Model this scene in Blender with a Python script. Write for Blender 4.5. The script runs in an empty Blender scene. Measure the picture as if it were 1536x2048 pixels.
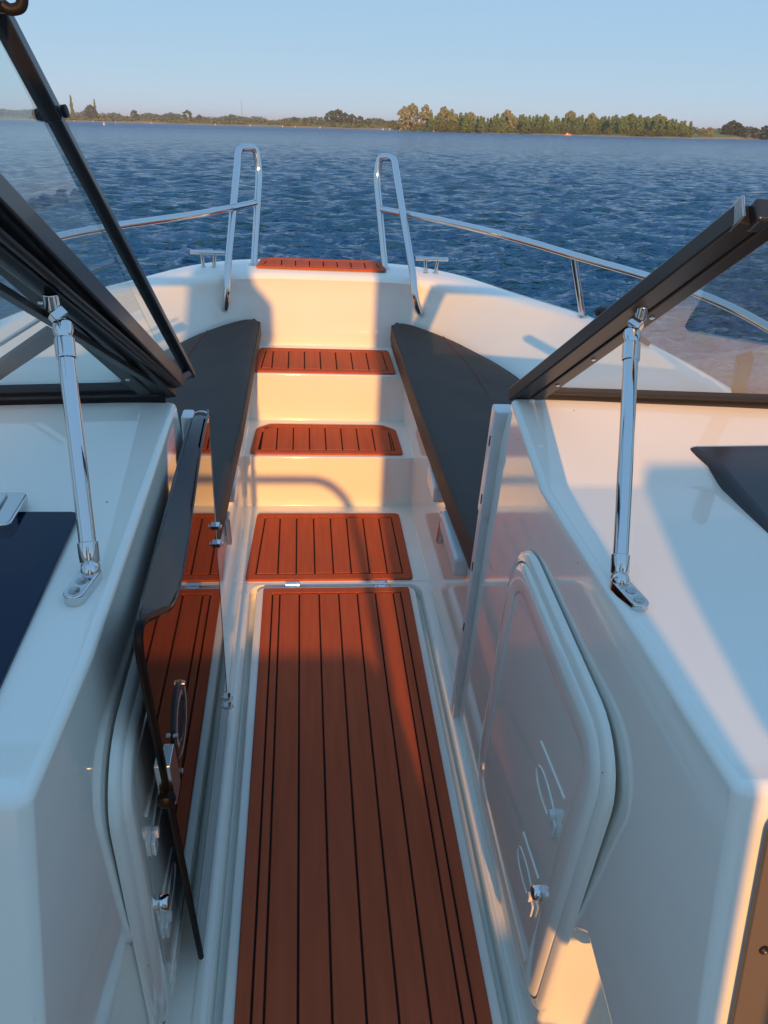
import bpy, bmesh, math, random
import numpy as np
from mathutils import Matrix, Vector
random.seed(7)
S = bpy.context.scene
COL = S.collection

# ------------------------------------------------------------------ camera, world, sun
YB = Vector((-165, 964, -1540)).normalized()            # boat forward, in camera axes
XB = Vector((14232, 4, -1540)); XB = (XB - YB * XB.dot(YB)).normalized()
ZB = XB.cross(YB)
NW = Vector((-0.026, 0.093, 0.995)).normalized()        # water normal seen in boat axes (bow trimmed up, slight heel)
fw = (Vector((0, 1, 0)) - NW * NW.y).normalized()
rt = fw.cross(NW)
B2W = Matrix((rt, fw, NW))                              # boat -> world rotation
EYE = Vector((-0.1, 0.0, 1.5))                          # camera in boat axes
H_EYE = 1.95                                            # camera above the water
BOAT = Matrix.Translation(Vector((0, 0, H_EYE)) - B2W @ EYE) @ B2W.to_4x4()
cam = bpy.data.objects.new('camera', bpy.data.cameras.new('camera'))
COL.objects.link(cam)
cam.matrix_world = BOAT @ Matrix.Translation(EYE) @ Matrix((XB, YB, ZB)).to_4x4()
cam.data.sensor_fit = 'VERTICAL'; cam.data.sensor_height = 24.0
cam.data.lens = 24.0 * 1540 / 2048
cam.data.clip_start = 0.02; cam.data.clip_end = 20000
S.camera = cam

SUN_EL = math.radians(12.5)
SUN_AZ = math.radians(180.0)          # dead astern
w = bpy.data.worlds.new('World'); S.world = w; w.use_nodes = True
nt = w.node_tree
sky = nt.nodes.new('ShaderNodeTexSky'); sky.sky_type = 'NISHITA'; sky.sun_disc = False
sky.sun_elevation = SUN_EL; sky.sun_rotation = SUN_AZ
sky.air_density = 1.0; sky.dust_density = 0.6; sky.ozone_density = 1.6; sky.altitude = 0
tcw = nt.nodes.new('ShaderNodeTexCoord'); mpw = nt.nodes.new('ShaderNodeMapping'); mpw.inputs['Scale'].default_value = (1, 1, 3.0)   # sky lookup stretched vertically so the colour deepens quickly above the horizon
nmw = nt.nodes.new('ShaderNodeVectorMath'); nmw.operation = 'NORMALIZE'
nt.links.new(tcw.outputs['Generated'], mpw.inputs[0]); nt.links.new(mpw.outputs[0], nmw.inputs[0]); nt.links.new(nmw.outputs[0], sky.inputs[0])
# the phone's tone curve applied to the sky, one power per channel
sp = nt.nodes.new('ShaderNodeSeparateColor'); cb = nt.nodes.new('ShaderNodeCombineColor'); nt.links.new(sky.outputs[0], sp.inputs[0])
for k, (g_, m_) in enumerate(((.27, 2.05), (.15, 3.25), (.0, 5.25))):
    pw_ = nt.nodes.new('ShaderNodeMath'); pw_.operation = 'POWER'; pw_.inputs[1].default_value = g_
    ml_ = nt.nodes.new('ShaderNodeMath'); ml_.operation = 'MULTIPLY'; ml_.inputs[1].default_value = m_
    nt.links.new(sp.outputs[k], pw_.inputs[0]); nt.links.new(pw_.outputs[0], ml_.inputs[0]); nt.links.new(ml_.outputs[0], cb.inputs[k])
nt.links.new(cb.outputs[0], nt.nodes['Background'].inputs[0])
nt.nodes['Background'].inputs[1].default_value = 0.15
sl = bpy.data.lights.new('sun', 'SUN'); sl.energy = 4.3; sl.angle = math.radians(0.55); sl.color = (1.0, 0.45, 0.11)
so = bpy.data.objects.new('sun', sl); COL.objects.link(so)
sd = Vector((math.sin(SUN_AZ) * math.cos(SUN_EL), math.cos(SUN_AZ) * math.cos(SUN_EL), math.sin(SUN_EL)))
so.rotation_euler = sd.to_track_quat('Z', 'Y').to_euler()
S.view_settings.view_transform = 'Standard'; S.view_settings.look = 'None'
S.view_settings.exposure = 0.06; S.view_settings.gamma = 1.0
S.render.engine = 'CYCLES'
S.cycles.max_bounces = 10; S.cycles.transparent_max_bounces = 12; S.cycles.glossy_bounces = 6

# ------------------------------------------------------------------ materials
def mat(name, col, rough=0.5, metal=0.0, spec=0.5, coat=0.0, bump=None, var=None):
    m = bpy.data.materials.new(name); m.use_nodes = True
    N, L = m.node_tree.nodes, m.node_tree.links
    b = N['Principled BSDF']
    b.inputs['Base Color'].default_value = (*col, 1)
    b.inputs['Roughness'].default_value = rough
    b.inputs['Metallic'].default_value = metal
    b.inputs['Specular IOR Level'].default_value = spec
    b.inputs['Coat Weight'].default_value = coat
    b.inputs['Coat Roughness'].default_value = 0.04
    tc = N.new('ShaderNodeTexCoord')
    if var:                                    # (scale, colour2, amount)
        n = N.new('ShaderNodeTexNoise'); n.inputs['Scale'].default_value = var[0]; n.inputs['Detail'].default_value = 6
        mp = N.new('ShaderNodeMapping'); mp.inputs['Scale'].default_value = var[3] if len(var) > 3 else (1, 1, 1)
        L.new(tc.outputs['Object'], mp.inputs[0]); L.new(mp.outputs[0], n.inputs['Vector'])
        r = N.new('ShaderNodeMapRange'); r.inputs['From Min'].default_value = 0.35; r.inputs['From Max'].default_value = 0.7
        r.inputs['To Max'].default_value = var[2]
        mx = N.new('ShaderNodeMix'); mx.data_type = 'RGBA'
        mx.inputs['A'].default_value = (*col, 1); mx.inputs['B'].default_value = (*var[1], 1)
        L.new(n.outputs['Fac'], r.inputs['Value']); L.new(r.outputs['Result'], mx.inputs['Factor'])
        L.new(mx.outputs['Result'], b.inputs['Base Color'])
    if bump:                                   # list of (scale, strength, distance)
        prev = None
        for sc, st, ds in bump:
            n = N.new('ShaderNodeTexNoise'); n.inputs['Scale'].default_value = sc; n.inputs['Detail'].default_value = 4
            L.new(tc.outputs['Object'], n.inputs['Vector'])
            bp = N.new('ShaderNodeBump'); bp.inputs['Strength'].default_value = st; bp.inputs['Distance'].default_value = ds
            L.new(n.outputs['Fac'], bp.inputs['Height'])
            if prev: L.new(prev.outputs[0], bp.inputs['Normal'])
            prev = bp
        L.new(prev.outputs[0], b.inputs['Normal'])
    return m

def gelcoat():
    m = mat('gelcoat', (0.88, 0.87, 0.77), 0.06, 0, 0.6, 0.3, [(5, 0.10, 0.002), (2.0, 0.15, 0.004)], (3.0, (0.83, 0.82, 0.72), 0.4))
    N, L = m.node_tree.nodes, m.node_tree.links
    b = N['Principled BSDF']; tc = [n for n in N if n.type == 'TEX_COORD'][0]
    n = N.new('ShaderNodeTexNoise'); n.inputs['Scale'].default_value = 9; n.inputs['Detail'].default_value = 8
    r = N.new('ShaderNodeMapRange'); r.inputs['From Min'].default_value = 0.35; r.inputs['From Max'].default_value = 0.75
    r.inputs['To Min'].default_value = 0.02; r.inputs['To Max'].default_value = 0.11
    L.new(tc.outputs['Object'], n.inputs['Vector']); L.new(n.outputs['Fac'], r.inputs['Value']); L.new(r.outputs['Result'], b.inputs['Roughness'])
    old = b.inputs['Base Color'].links[0].from_socket           # sparse grime specks
    v = N.new('ShaderNodeTexVoronoi'); v.inputs['Scale'].default_value = 16; v.inputs['Randomness'].default_value = 1
    wn = N.new('ShaderNodeMath'); wn.operation = 'LESS_THAN'; wn.inputs[1].default_value = 0.028
    sc = N.new('ShaderNodeSeparateColor'); gt = N.new('ShaderNodeMath'); gt.operation = 'GREATER_THAN'; gt.inputs[1].default_value = .72
    mu = N.new('ShaderNodeMath'); mu.operation = 'MULTIPLY'; mx = N.new('ShaderNodeMix'); mx.data_type = 'RGBA'; mx.inputs['B'].default_value = (.22, .18, .14, 1)
    L.new(tc.outputs['Object'], v.inputs['Vector']); L.new(v.outputs['Distance'], wn.inputs[0]); L.new(v.outputs['Color'], sc.inputs[0]); L.new(sc.outputs[0], gt.inputs[0])
    L.new(wn.outputs[0], mu.inputs[0]); L.new(gt.outputs[0], mu.inputs[1]); L.new(mu.outputs[0], mx.inputs['Factor']); L.new(old, mx.inputs['A']); L.new(mx.outputs['Result'], b.inputs['Base Color'])
    return m
GEL = gelcoat()
HULLW = mat('hull_white', (0.78, 0.76, 0.72), 0.12, 0, 0.5)
PLASTIC = mat('white_plastic', (0.72, 0.73, 0.70), 0.28, 0, 0.5, 0, None, (25, (0.6, 0.6, 0.57), 0.4))
CHROME = mat('polished_steel', (0.66, 0.66, 0.65), 0.06, 1.0, 0.5, 0, [(60, 0.05, 0.001)])
ALU = mat('brushed_steel', (0.55, 0.53, 0.50), 0.22, 1.0, 0.5, 0, [(80, 0.1, 0.001)])
FRAME = mat('black_frame', (0.018, 0.018, 0.020), 0.28, 0.0, 0.6, 0.15, [(300, 0.05, 0.0003)])
ANOD = mat('anodised_frame', (0.045, 0.042, 0.040), 0.30, 0.6, 0.5, 0, [(200, 0.05, 0.0003)])
RUBBER = mat('rubber', (0.012, 0.012, 0.014), 0.5, 0, 0.25)
POD = mat('dark_pod', (0.035, 0.036, 0.042), 0.32, 0, 0.5, 0, [(400, 0.12, 0.0004)])
TAN = mat('brown_panel', (0.13, 0.10, 0.07), 0.45, 0, 0.4, 0, [(500, 0.15, 0.0004)])
SCREEN = mat('navy_glass', (0.002, 0.014, 0.040), 0.05, 0, 0.30, 0.0)
BLACKSEAL = mat('black_seal', (0.003, 0.003, 0.004), 0.45, 0, 0.12)
SMOKE = mat('dark_flange', (0.016, 0.014, 0.018), 0.22, 0, 0.5)
BROWNAC = mat('smoked_plate', (0.030, 0.018, 0.014), 0.12, 0, 0.5)
CUSH = mat('grey_upholstery', (0.066, 0.056, 0.048), 0.6, 0, 0.16, 0, [(420, 0.35, 0.0006), (5, 0.35, 0.02)], (6, (0.070, 0.058, 0.048), 0.8))
ORANGE = mat('orange_thread', (0.30, 0.07, 0.03), 0.7)
TEAK = mat('teak_foam', (0.49, 0.108, 0.046), 0.7, 0, 0.12, 0, [(900, 0.3, 0.0006), (14, 0.15, 0.004)], (9, (0.42, 0.090, 0.038), 1.0, (6, .6, 1)))
GROOVE = mat('groove', (0.018, 0.012, 0.010), 0.8, 0, 0.2)
SCREWM = mat('dark_screw', (0.05, 0.045, 0.04), 0.35, 0.8)

def glass(name, tint, ior=1.5, haze=0.0):
    m = bpy.data.materials.new(name); m.use_nodes = True
    N, L = m.node_tree.nodes, m.node_tree.links
    N.remove(N['Principled BSDF'])
    t = N.new('ShaderNodeBsdfTransparent'); t.inputs[0].default_value = (*tint, 1)
    g = N.new('ShaderNodeBsdfGlossy'); g.inputs['Roughness'].default_value = 0.015; g.inputs[0].default_value = (1, 1, 1, 1)
    fr = N.new('ShaderNodeFresnel'); fr.inputs[0].default_value = ior
    geo = N.new('ShaderNodeNewGeometry')
    ml = N.new('ShaderNodeMath'); ml.operation = 'MULTIPLY'; ml.inputs[1].default_value = 1.6; ml.use_clamp = True
    # thin sheet: same fresnel from both sides
    mxn = N.new('ShaderNodeMix'); mxn.data_type = 'VECTOR'
    neg = N.new('ShaderNodeVectorMath'); neg.operation = 'SCALE'; neg.inputs['Scale'].default_value = 1.0
    lw = N.new('ShaderNodeLayerWeight'); lw.inputs['Blend'].default_value = 0.5
    pw = N.new('ShaderNodeMath'); pw.operation = 'POWER'; pw.inputs[1].default_value = 4.2
    ad = N.new('ShaderNodeMath'); ad.operation = 'MULTIPLY_ADD'; ad.inputs[1].default_value = 0.85 if ior < 1.6 else 0.58; ad.inputs[2].default_value = 0.12 if ior < 1.6 else 0.09
    L.new(lw.outputs['Facing'], pw.inputs[0]); L.new(pw.outputs[0], ad.inputs[0])
    for x in (fr, geo, ml, mxn, neg): N.remove(x)
    mx = N.new('ShaderNodeMixShader')
    L.new(ad.outputs[0], mx.inputs[0]); L.new(t.outputs[0], mx.inputs[1]); L.new(g.outputs[0], mx.inputs[2])
    out = mx
    if haze:
        d = N.new('ShaderNodeBsdfDiffuse'); d.inputs[0].default_value = (0.6, 0.62, 0.6, 1)
        m2 = N.new('ShaderNodeMixShader'); m2.inputs[0].default_value = haze
        L.new(mx.outputs[0], m2.inputs[1]); L.new(d.outputs[0], m2.inputs[2]); out = m2
    L.new(out.outputs[0], N['Material Output'].inputs[0])
    return m
GLASS = glass('windscreen_glass', (0.84, 0.90, 0.88), 1.5, 0.035)
ACRYL = glass('tinted_acrylic', (0.05, 0.045, 0.06), 1.7)
ACRYL_D = glass('dark_acrylic', (0.05, 0.045, 0.06), 1.7)
ACRYL_IN = bpy.data.materials.new('tinted_acrylic_core'); ACRYL_IN.use_nodes = True
_t = ACRYL_IN.node_tree.nodes.new('ShaderNodeBsdfTransparent'); _t.inputs[0].default_value = (0.15, 0.14, 0.16, 1)
ACRYL_IN.node_tree.links.new(_t.outputs[0], ACRYL_IN.node_tree.nodes['Material Output'].inputs[0])

# ------------------------------------------------------------------ mesh helpers
def empty(name, loc=(0, 0, 0), parent=None):
    o = bpy.data.objects.new(name, None); COL.objects.link(o); o.location = loc
    if parent: o.parent = parent
    return o
def tag(o, label=None, cat=None, group=None, kind=None):
    if label: o['label'] = label
    if cat: o['category'] = cat
    if group: o['group'] = group
    if kind: o['kind'] = kind
    return o
class MB:
    def __init__(s): s.v = []; s.f = []; s.m = []
    def add(s, vs, fs, mi=0):
        b = len(s.v); s.v += [tuple(v) for v in vs]; s.f += [tuple(i + b for i in f) for f in fs]; s.m += [mi] * len(fs)
    def box(s, a, b, mi=0):
        x0, y0, z0 = a; x1, y1, z1 = b
        s.add([(x0,y0,z0),(x1,y0,z0),(x1,y1,z0),(x0,y1,z0),(x0,y0,z1),(x1,y0,z1),(x1,y1,z1),(x0,y1,z1)],
              [(0,3,2,1),(4,5,6,7),(0,1,5,4),(1,2,6,5),(2,3,7,6),(3,0,4,7)], mi)
    def prism(s, pts, d, mi=0):             # planar outline pts (3D) pushed by vector d
        n = len(pts); d = Vector(d); P = [Vector(p) for p in pts]
        nn = Vector((0, 0, 0))
        for i in range(n): nn += P[i].cross(P[(i + 1) % n])
        if nn.dot(d) > 0: P = P[::-1]       # first face looks away from d
        Q = [p + d for p in P]
        s.add(P + Q, [tuple(range(n)), tuple(range(2*n - 1, n - 1, -1))] + [(i, i + n, (i+1) % n + n, (i+1) % n) for i in range(n)], mi)
    def bar(s, a, b, w, h, up=(0, 0, 1), mi=0):
        a = Vector(a); b = Vector(b); d = (b - a).normalized(); u = Vector(up); sx = d.cross(u).normalized(); u = sx.cross(d)
        q = [a + sx*i*w/2 + u*j*h/2 for i, j in ((-1,-1),(1,-1),(1,1),(-1,1))]
        s.prism(q, b - a, mi)
    def tube(s, path, r, seg=16, caps=True, mi=0):
        P = [Vector(p) for p in path]; n = len(P); rings = []; R = r if hasattr(r, '__len__') else [r] * n
        t0 = (P[1] - P[0]).normalized(); u = t0.orthogonal().normalized()
        for i in range(n):
            t = (P[min(i+1, n-1)] - P[max(i-1, 0)]).normalized()
            u = (u - t * u.dot(t)).normalized(); v = t.cross(u)
            rings.append([P[i] + (u*math.cos(a) + v*math.sin(a)) * R[i] for a in [2*math.pi*k/seg for k in range(seg)]])
        vs = [p for rg in rings for p in rg]
        fs = [(i*seg+k, i*seg+(k+1) % seg, (i+1)*seg+(k+1) % seg, (i+1)*seg+k) for i in range(n-1) for k in range(seg)]
        if caps: fs += [tuple(range(seg-1, -1, -1)), tuple((n-1)*seg+k for k in range(seg))]
        s.add(vs, fs, mi)
    def loft(s, rows, closed=False, mi=0, flip=False):
        n = len(rows[0]); vs = [p for r in rows for p in r]; fs = []
        for i in range(len(rows) - 1):
            for k in range(n if closed else n - 1):
                f = (i*n+k, i*n+(k+1) % n, (i+1)*n+(k+1) % n, (i+1)*n+k)
                fs.append(f[::-1] if flip else f)
        s.add(vs, fs, mi)
    def each(s, name, mats, parent=None, **k):      # every loose piece becomes an object of its own
        par = list(range(len(s.v)))
        def find(a):
            while par[a] != a: par[a] = par[par[a]]; a = par[a]
            return a
        for f in s.f:
            for i in f[1:]: par[find(i)] = find(f[0])
        groups = {}
        for f in s.f: groups.setdefault(find(f[0]), []).append(f)
        for fs in groups.values():
            ids = sorted({i for f in fs for i in f}); mp = {a: b for b, a in enumerate(ids)}
            q = MB(); q.v = [s.v[i] for i in ids]; q.f = [tuple(mp[i] for i in f) for f in fs]; q.m = [0]*len(fs); q.build(name, mats, parent, **k)
    def build(s, name, mats, parent=None, bevel=0, seg=3, smooth=True, sub=0, angle=30, label=None):
        me = bpy.data.meshes.new(name); me.from_pydata(s.v, [], s.f); me.validate()
        if len(mats if isinstance(mats, (list, tuple)) else [mats]) > 1 and len(me.polygons) == len(s.m): me.polygons.foreach_set('material_index', s.m)
        bm = bmesh.new(); bm.from_mesh(me); bmesh.ops.remove_doubles(bm, verts=bm.verts, dist=1e-5)
        bmesh.ops.recalc_face_normals(bm, faces=bm.faces); bm.to_mesh(me); bm.free()
        if not isinstance(mats, (list, tuple)): mats = [mats]
        for m in mats: me.materials.append(m)
        o = bpy.data.objects.new(name, me); COL.objects.link(o)
        if parent: o.parent = parent
        if bevel:
            b = o.modifiers.new('b', 'BEVEL'); b.width = bevel; b.segments = seg; b.limit_method = 'ANGLE'
            b.angle_limit = math.radians(angle); b.harden_normals = True; b.use_clamp_overlap = True
        if sub:
            m = o.modifiers.new('s', 'SUBSURF'); m.levels = sub; m.render_levels = sub
        if smooth:
            me.polygons.foreach_set('use_smooth', [True] * len(me.polygons))
            if not bevel and not sub:
                me.set_sharp_from_angle(angle=math.radians(40))
        if label: o['label'] = label
        return o
def rrect(x0, y0, x1, y1, r, n=6):
    if not hasattr(r, '__len__'): r = [r] * 4
    out = []
    for (cx, cy, a0), q in zip(((x1, y1, 0), (x0, y1, 90), (x0, y0, 180), (x1, y0, 270)), r):
        sx = -1 if a0 in (0, 270) else 1; sy = -1 if a0 in (0, 90) else 1
        for k in range(n + 1):
            a = math.radians(a0 + 90.0 * k / n)
            out.append((cx + sx*q + q*math.cos(a), cy + sy*q + q*math.sin(a)))
    return out
def spline(P, k=8):
    P = [Vector(p) for p in P]; out = []
    for i in range(len(P) - 1):
        a = P[max(i-1, 0)]; b = P[i]; c = P[i+1]; d = P[min(i+2, len(P)-1)]
        for j in range(k):
            t = j / k
            out.append(0.5*((2*b) + (c-a)*t + (2*a-5*b+4*c-d)*t*t + (3*b-a-3*c+d)*t**3))
    return out + [P[-1]]
def fillet(P, r, n=7):                        # straight runs with rounded corners
    P = [Vector(p) for p in P]; R = r if hasattr(r, '__len__') else [r] * len(P); out = [P[0]]
    for i in range(1, len(P) - 1):
        a = (P[i-1]-P[i]); b = (P[i+1]-P[i]); q = min(R[i], a.length*.48, b.length*.48)
        s, e = P[i] + a.normalized()*q, P[i] + b.normalized()*q
        for k in range(n + 1):
            t = k / n; out.append(s*(1-t)**2 + P[i]*2*t*(1-t) + e*t*t)
    return out + [P[-1]]
def lathe(mb, c, axis, prof, seg=24, mi=0):   # prof: list of (along, radius)
    c = Vector(c); ax = Vector(axis).normalized(); u = ax.orthogonal().normalized(); v = ax.cross(u)
    rows = [[c + ax*h + (u*math.cos(2*math.pi*k/seg) + v*math.sin(2*math.pi*k/seg))*max(r, 1e-5) for k in range(seg)] for h, r in prof]
    mb.loft(rows, closed=True, mi=mi)

# ================================================================== THE BOAT (boat axes: x starboard, y forward, z up from the cabin sole)
boat = empty('motorboat'); boat.matrix_world = BOAT
tag(boat, 'white bowrider motorboat with teak coloured deck mats, open windscreen and chrome rails', 'motorboat')

# ---- hull and gunwale: stations swept from the bow centre to aft; each is (C1 inner foot, C2 inner top, outward width)
ST = [((0, 3.10), (0, 3.128), .26), ((.15, 3.10), (.15, 3.128), .26), ((.27, 3.092), (.275, 3.120), .25), ((.34, 3.067), (.385, 3.09), .22),
      ((.42, 3.012), (.49, 3.03), .18), ((.50, 2.895), (.62, 2.925), .13), ((.573, 2.757), (.745, 2.79), .11), ((.64, 2.62), (.86, 2.655), .10),
      ((.70, 2.45), (.955, 2.47), .095), ((.76, 2.2), (1.045, 2.2), .09), ((.80, 1.9), (1.105, 1.9), .09), ((.83, 1.5), (1.15, 1.5), .09),
      ((.86, 1.0), (1.175, 1.0), .09), ((.88, 0), (1.19, 0), .09), ((.88, -1.5), (1.18, -1.5), .09), ((.88, -3), (1.15, -3), .09)]
A1 = spline([(a[0], a[1], 0) for a, b, c in ST], 5); A2 = spline([(b[0], b[1], c) for a, b, c in ST], 5)
rows = []
half = []
for i, (p, q) in enumerate(zip(A1, A2)):
    t = (A2[min(i+1, len(A2)-1)] - A2[max(i-1, 0)]); t = Vector((t.x, t.y, 0)).normalized(); n = Vector((-t.y, t.x, 0))
    if n.y < 0 and n.x < 0: n = -n
    if i == 0: n = Vector((0, 1, 0))
    ow = q.z; c1 = Vector((p.x, p.y, 0)); c2 = Vector((q.x, q.y, 0))
    r = []
    def pt(v, z): r.append(Vector((v.x, v.y, z)))
    pt(c1 - n*.0015, .37); pt(c1 - n*.0015, .442); pt(c1, .447); pt(c1.lerp(c2, .3), .51); pt(c1.lerp(c2, .62), .58); pt(c1.lerp(c2, .88), .636)
    pt(c2 - n*.006, .652); pt(c2 + n*.002, .664); pt(c2 + n*.014, .672); pt(c2 + n*(ow*.5), .677); pt(c2 + n*(ow*.88), .672); pt(c2 + n*ow, .664)
    pt(c2 + n*(ow+.012), .65); pt(c2 + n*(ow+.01), .60); pt(c2 + n*(ow-.02), .3); pt(c2 + n*(ow-.10), -.1); pt(c2 + n*(ow-.24), -.45)
    half.append(r)
full = [[Vector((-p.x, p.y, p.z)) for p in r] for r in half[:0:-1]] + half
m = MB(); m.loft(full); m.build("hull", GEL, boat)
def xw(y): return .323 - .016 * (y - 1.4)                  # half width between the bow lockers
# ---- bow liner: floor, three steps, side walls, ledges
prof = [(1.985, -.05), (1.985, 0), (2.452, 0), (2.462, .2), (2.768, .2), (2.782, .387), (3.10, .387)]
m = MB()
Lp = [Vector((-xw(y), y, z)) for y, z in prof]; Rp = [Vector((xw(y), y, z)) for y, z in prof]
n = len(prof)
m.add(Lp + Rp, [(i, i+1, n+i+1, n+i) for i in range(n-1)])
for s in (-1, 1):
    P = [Vector((s*xw(y), y, z)) for y, z in [(1.405, -.05)] + prof + [(3.10, .395), (1.405, .395)]]
    m.add(P, [tuple(range(len(P)))])
    m.add([P[-1], P[-2], P[-2] + Vector((s*.6, 0, 0)), P[-1] + Vector((s*.6, 0, 0))], [(0, 1, 2, 3)])
m.build('bow_liner', GEL, boat, bevel=.02, seg=5)
# ---- aisle sole with the recess for the hatch
def flat(pts, z): return [Vector((x, y, z)) for x, y in pts]
m = MB()
N_ = 8
out = rrect(-.345, -3.0, .345, 1.984, .001, N_)
h0 = rrect(-.262, -2.2, .285, 1.972, .045, N_); h1 = rrect(-.258, -2.2+.004, .281, 1.968, .041, N_)
m.loft([flat(out, -.0005), flat(h0, 0.0), flat(h1, -.006), flat(h1, -.04)], closed=True)
m.add(flat(h1, -.04), [tuple(range(len(h1)))])
m.build('sole', GEL, boat)
hatch_o = rrect(-.240, -2.15, .262, 1.958, .034, N_)
m = MB(); m.prism(flat(hatch_o, -.03), (0, 0, .033)); hatch = m.build('floor_hatch', GEL, boat, bevel=.005, seg=3)
# gutter sills down both sides: a low rounded rib between groove and console
for s, x in ((-1, -.262), (1, .285)):
    m = MB(); m.loft([[Vector((x + s*(.018 - .014*math.cos(a)), y, .004*math.sin(a))) for a in [math.pi*k/8 for k in range(9)]] for y in (-2.2, 1.93)])
    m.build('sill_rib', GEL, boat)

# ---- teak foam mats
def deck_mat(name, near, far, y0, y1, z, border, xs, r=.014, cut=0, parent=boat, gap=.0042, th=.007, extra=True, axis_y=None):
    """near/far = (x0, x1) at y0 and y1; xs = plank seams; cut = far corner chamfer"""
    def outline(i):
        def lx(y): t = (y-y0)/(y1-y0); return near[0]+(far[0]-near[0])*t + i
        def rx(y): t = (y-y0)/(y1-y0); return near[1]+(far[1]-near[1])*t - i
        P = [(rx(y0+i), y0+i)]
        if cut:
            c = cut*.9; P += [(rx(y1-i-c) , y1-i-c), (rx(y1-i)-c*1.1, y1-i), (lx(y1-i)+c*1.1, y1-i), (lx(y1-i-c), y1-i-c)]
        else: P += [(rx(y1-i), y1-i), (lx(y1-i), y1-i)]
        P += [(lx(y0+i), y0+i)]
        return P
    def rnd(P, q, zz, n=4):
        out = []
        for i in range(len(P)):
            a, b, c = Vector(P[i-1]), Vector(P[i]), Vector(P[(i+1) % len(P)])
            for k in range(n+1):
                t = k/n; s_ = b+(a-b).normalized()*q; e = b+(c-b).normalized()*q
                v = s_*(1-t)**2 + b*2*t*(1-t) + e*t*t; out.append(Vector((v.x, v.y, zz)))
        return out
    m = MB()
    o0, o1, o2 = rnd(outline(0), r, z), rnd(outline(0), r, z+th*.75), rnd(outline(.0022), r*.9, z+th)
    i2, i1, i0 = rnd(outline(border-.0016), .004, z+th), rnd(outline(border), .003, z+th*.75), rnd(outline(border), .003, z+.0012)
    m.loft([o0, o1, o2, i2, i1, i0], closed=True)
    m.add(i0, [tuple(range(len(i0)))], 1)
    # planks
    ins = outline(border+gap)
    ya, yb = y0+border+gap, y1-border-gap
    def lx(y): t = (y-y0)/(y1-y0); return near[0]+(far[0]-near[0])*t + border+gap
    def rx(y): t = (y-y0)/(y1-y0); return near[1]+(far[1]-near[1])*t - border-gap
    E_ = [None] + list(xs) + [None]
    for a, b in zip(E_[:-1], E_[1:]):
        xa = [(lx(ya), lx(yb))] if a is None else [(a+gap/2, a+gap/2)]
        xb = [(rx(ya), rx(yb))] if b is None else [(b-gap/2, b-gap/2)]
        (a0, a1), (b0, b1) = xa[0], xb[0]
        a0 = max(a0, lx(ya)); a1 = max(a1, lx(yb)); b0 = min(b0, rx(ya)); b1 = min(b1, rx(yb))
        if b0 - a0 < .004: continue
        e = .0014
        P = [(a0, ya), (b0, ya), (max(b1, a1+.003), yb), (a1, yb)]
        if cut and (a is None or b is None):
            c = cut*.75
            if a is None: P = [(a0, ya), (b0, ya), (b1, yb), (min(a1+c, b1-.002), yb), (a1, yb-c)]
            else: P = [(a0, ya), (b0, ya), (b1, yb-c), (max(b1-c, a0+.002), yb), (a1, yb)]
        cx = sum(p[0] for p in P)/len(P); cy = sum(p[1] for p in P)/len(P)
        Q = [(p[0] + (e if p[0] < cx else -e), p[1] + (e if p[1] < cy else -e)) for p in P]
        k = len(P)
        V = [Vector((*p, z+.001)) for p in P] + [Vector((*p, z+th*.75)) for p in P] + [Vector((*p, z+th)) for p in Q]
        F = [(i, (i+1) % k, k+(i+1) % k, k+i) for i in range(k)] + [(k+i, k+(i+1) % k, 2*k+(i+1) % k, 2*k+i) for i in range(k)] + [tuple(range(2*k, 3*k))]
        m.add(V, F)
    return m.build(name, [TEAK, GROOVE], parent, smooth=False)
hx = [-.218 + v for v in (.052, .112, .173, .234, .292, .349, .406)]
deck_mat('hatch_mat', (-.218, .241), (-.218, .241), -2.1, 1.944, .0035, .0275, hx, .008, parent=hatch)
deck_mat('floor_mat', (-.278, .262), (-.258, .257), 1.990, 2.392, .0005, .029, [-.258 + v for v in (.0825, .1415, .2018, .262, .32, .38, .438)], .016)
deck_mat('step_mat', (-.284, .270), (-.268, .262), 2.478, 2.722, .2005, .025, [-.247, -.19, -.13, -.07, -.01, .05, .11, .17, .232], .014, cut=.045)
deck_mat('step_mat', (-.284, .263), (-.268, .257), 2.792, 3.045, .3875, .026, [-.213 + .0625*i for i in range(7)], .014)
deck_mat('bow_mat', (-.283, .247), (-.262, .232), 3.178, 3.33, .679, .024, [-.238 + .057*i for i in range(1, 9)], .012, cut=.03)

# hatch hinges
for hxp in (-.128, .155):
    m = MB()
    m.prism(flat(rrect(hxp-.022, 1.946, hxp+.022, 1.961, .003, 3), .003), (0, 0, .003)); m.prism(flat(rrect(hxp-.022, 1.967, hxp+.022, 1.984, .003, 3), .0005), (0, 0, .003))
    m.tube([(hxp-.022, 1.964, .006), (hxp+.022, 1.964, .006)], .0042, 12)
    for dx in (-.014, .014):
        lathe(m, (hxp+dx, 1.976, .0035), (0, 0, 1), [(0, .0045), (.0012, .004), (.0015, 0)], 12); lathe(m, (hxp+dx, 1.953, .006), (0, 0, 1), [(0, .004), (.0012, .0035), (.0015, 0)], 12)
    m.build('hinge', CHROME, boat)

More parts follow.
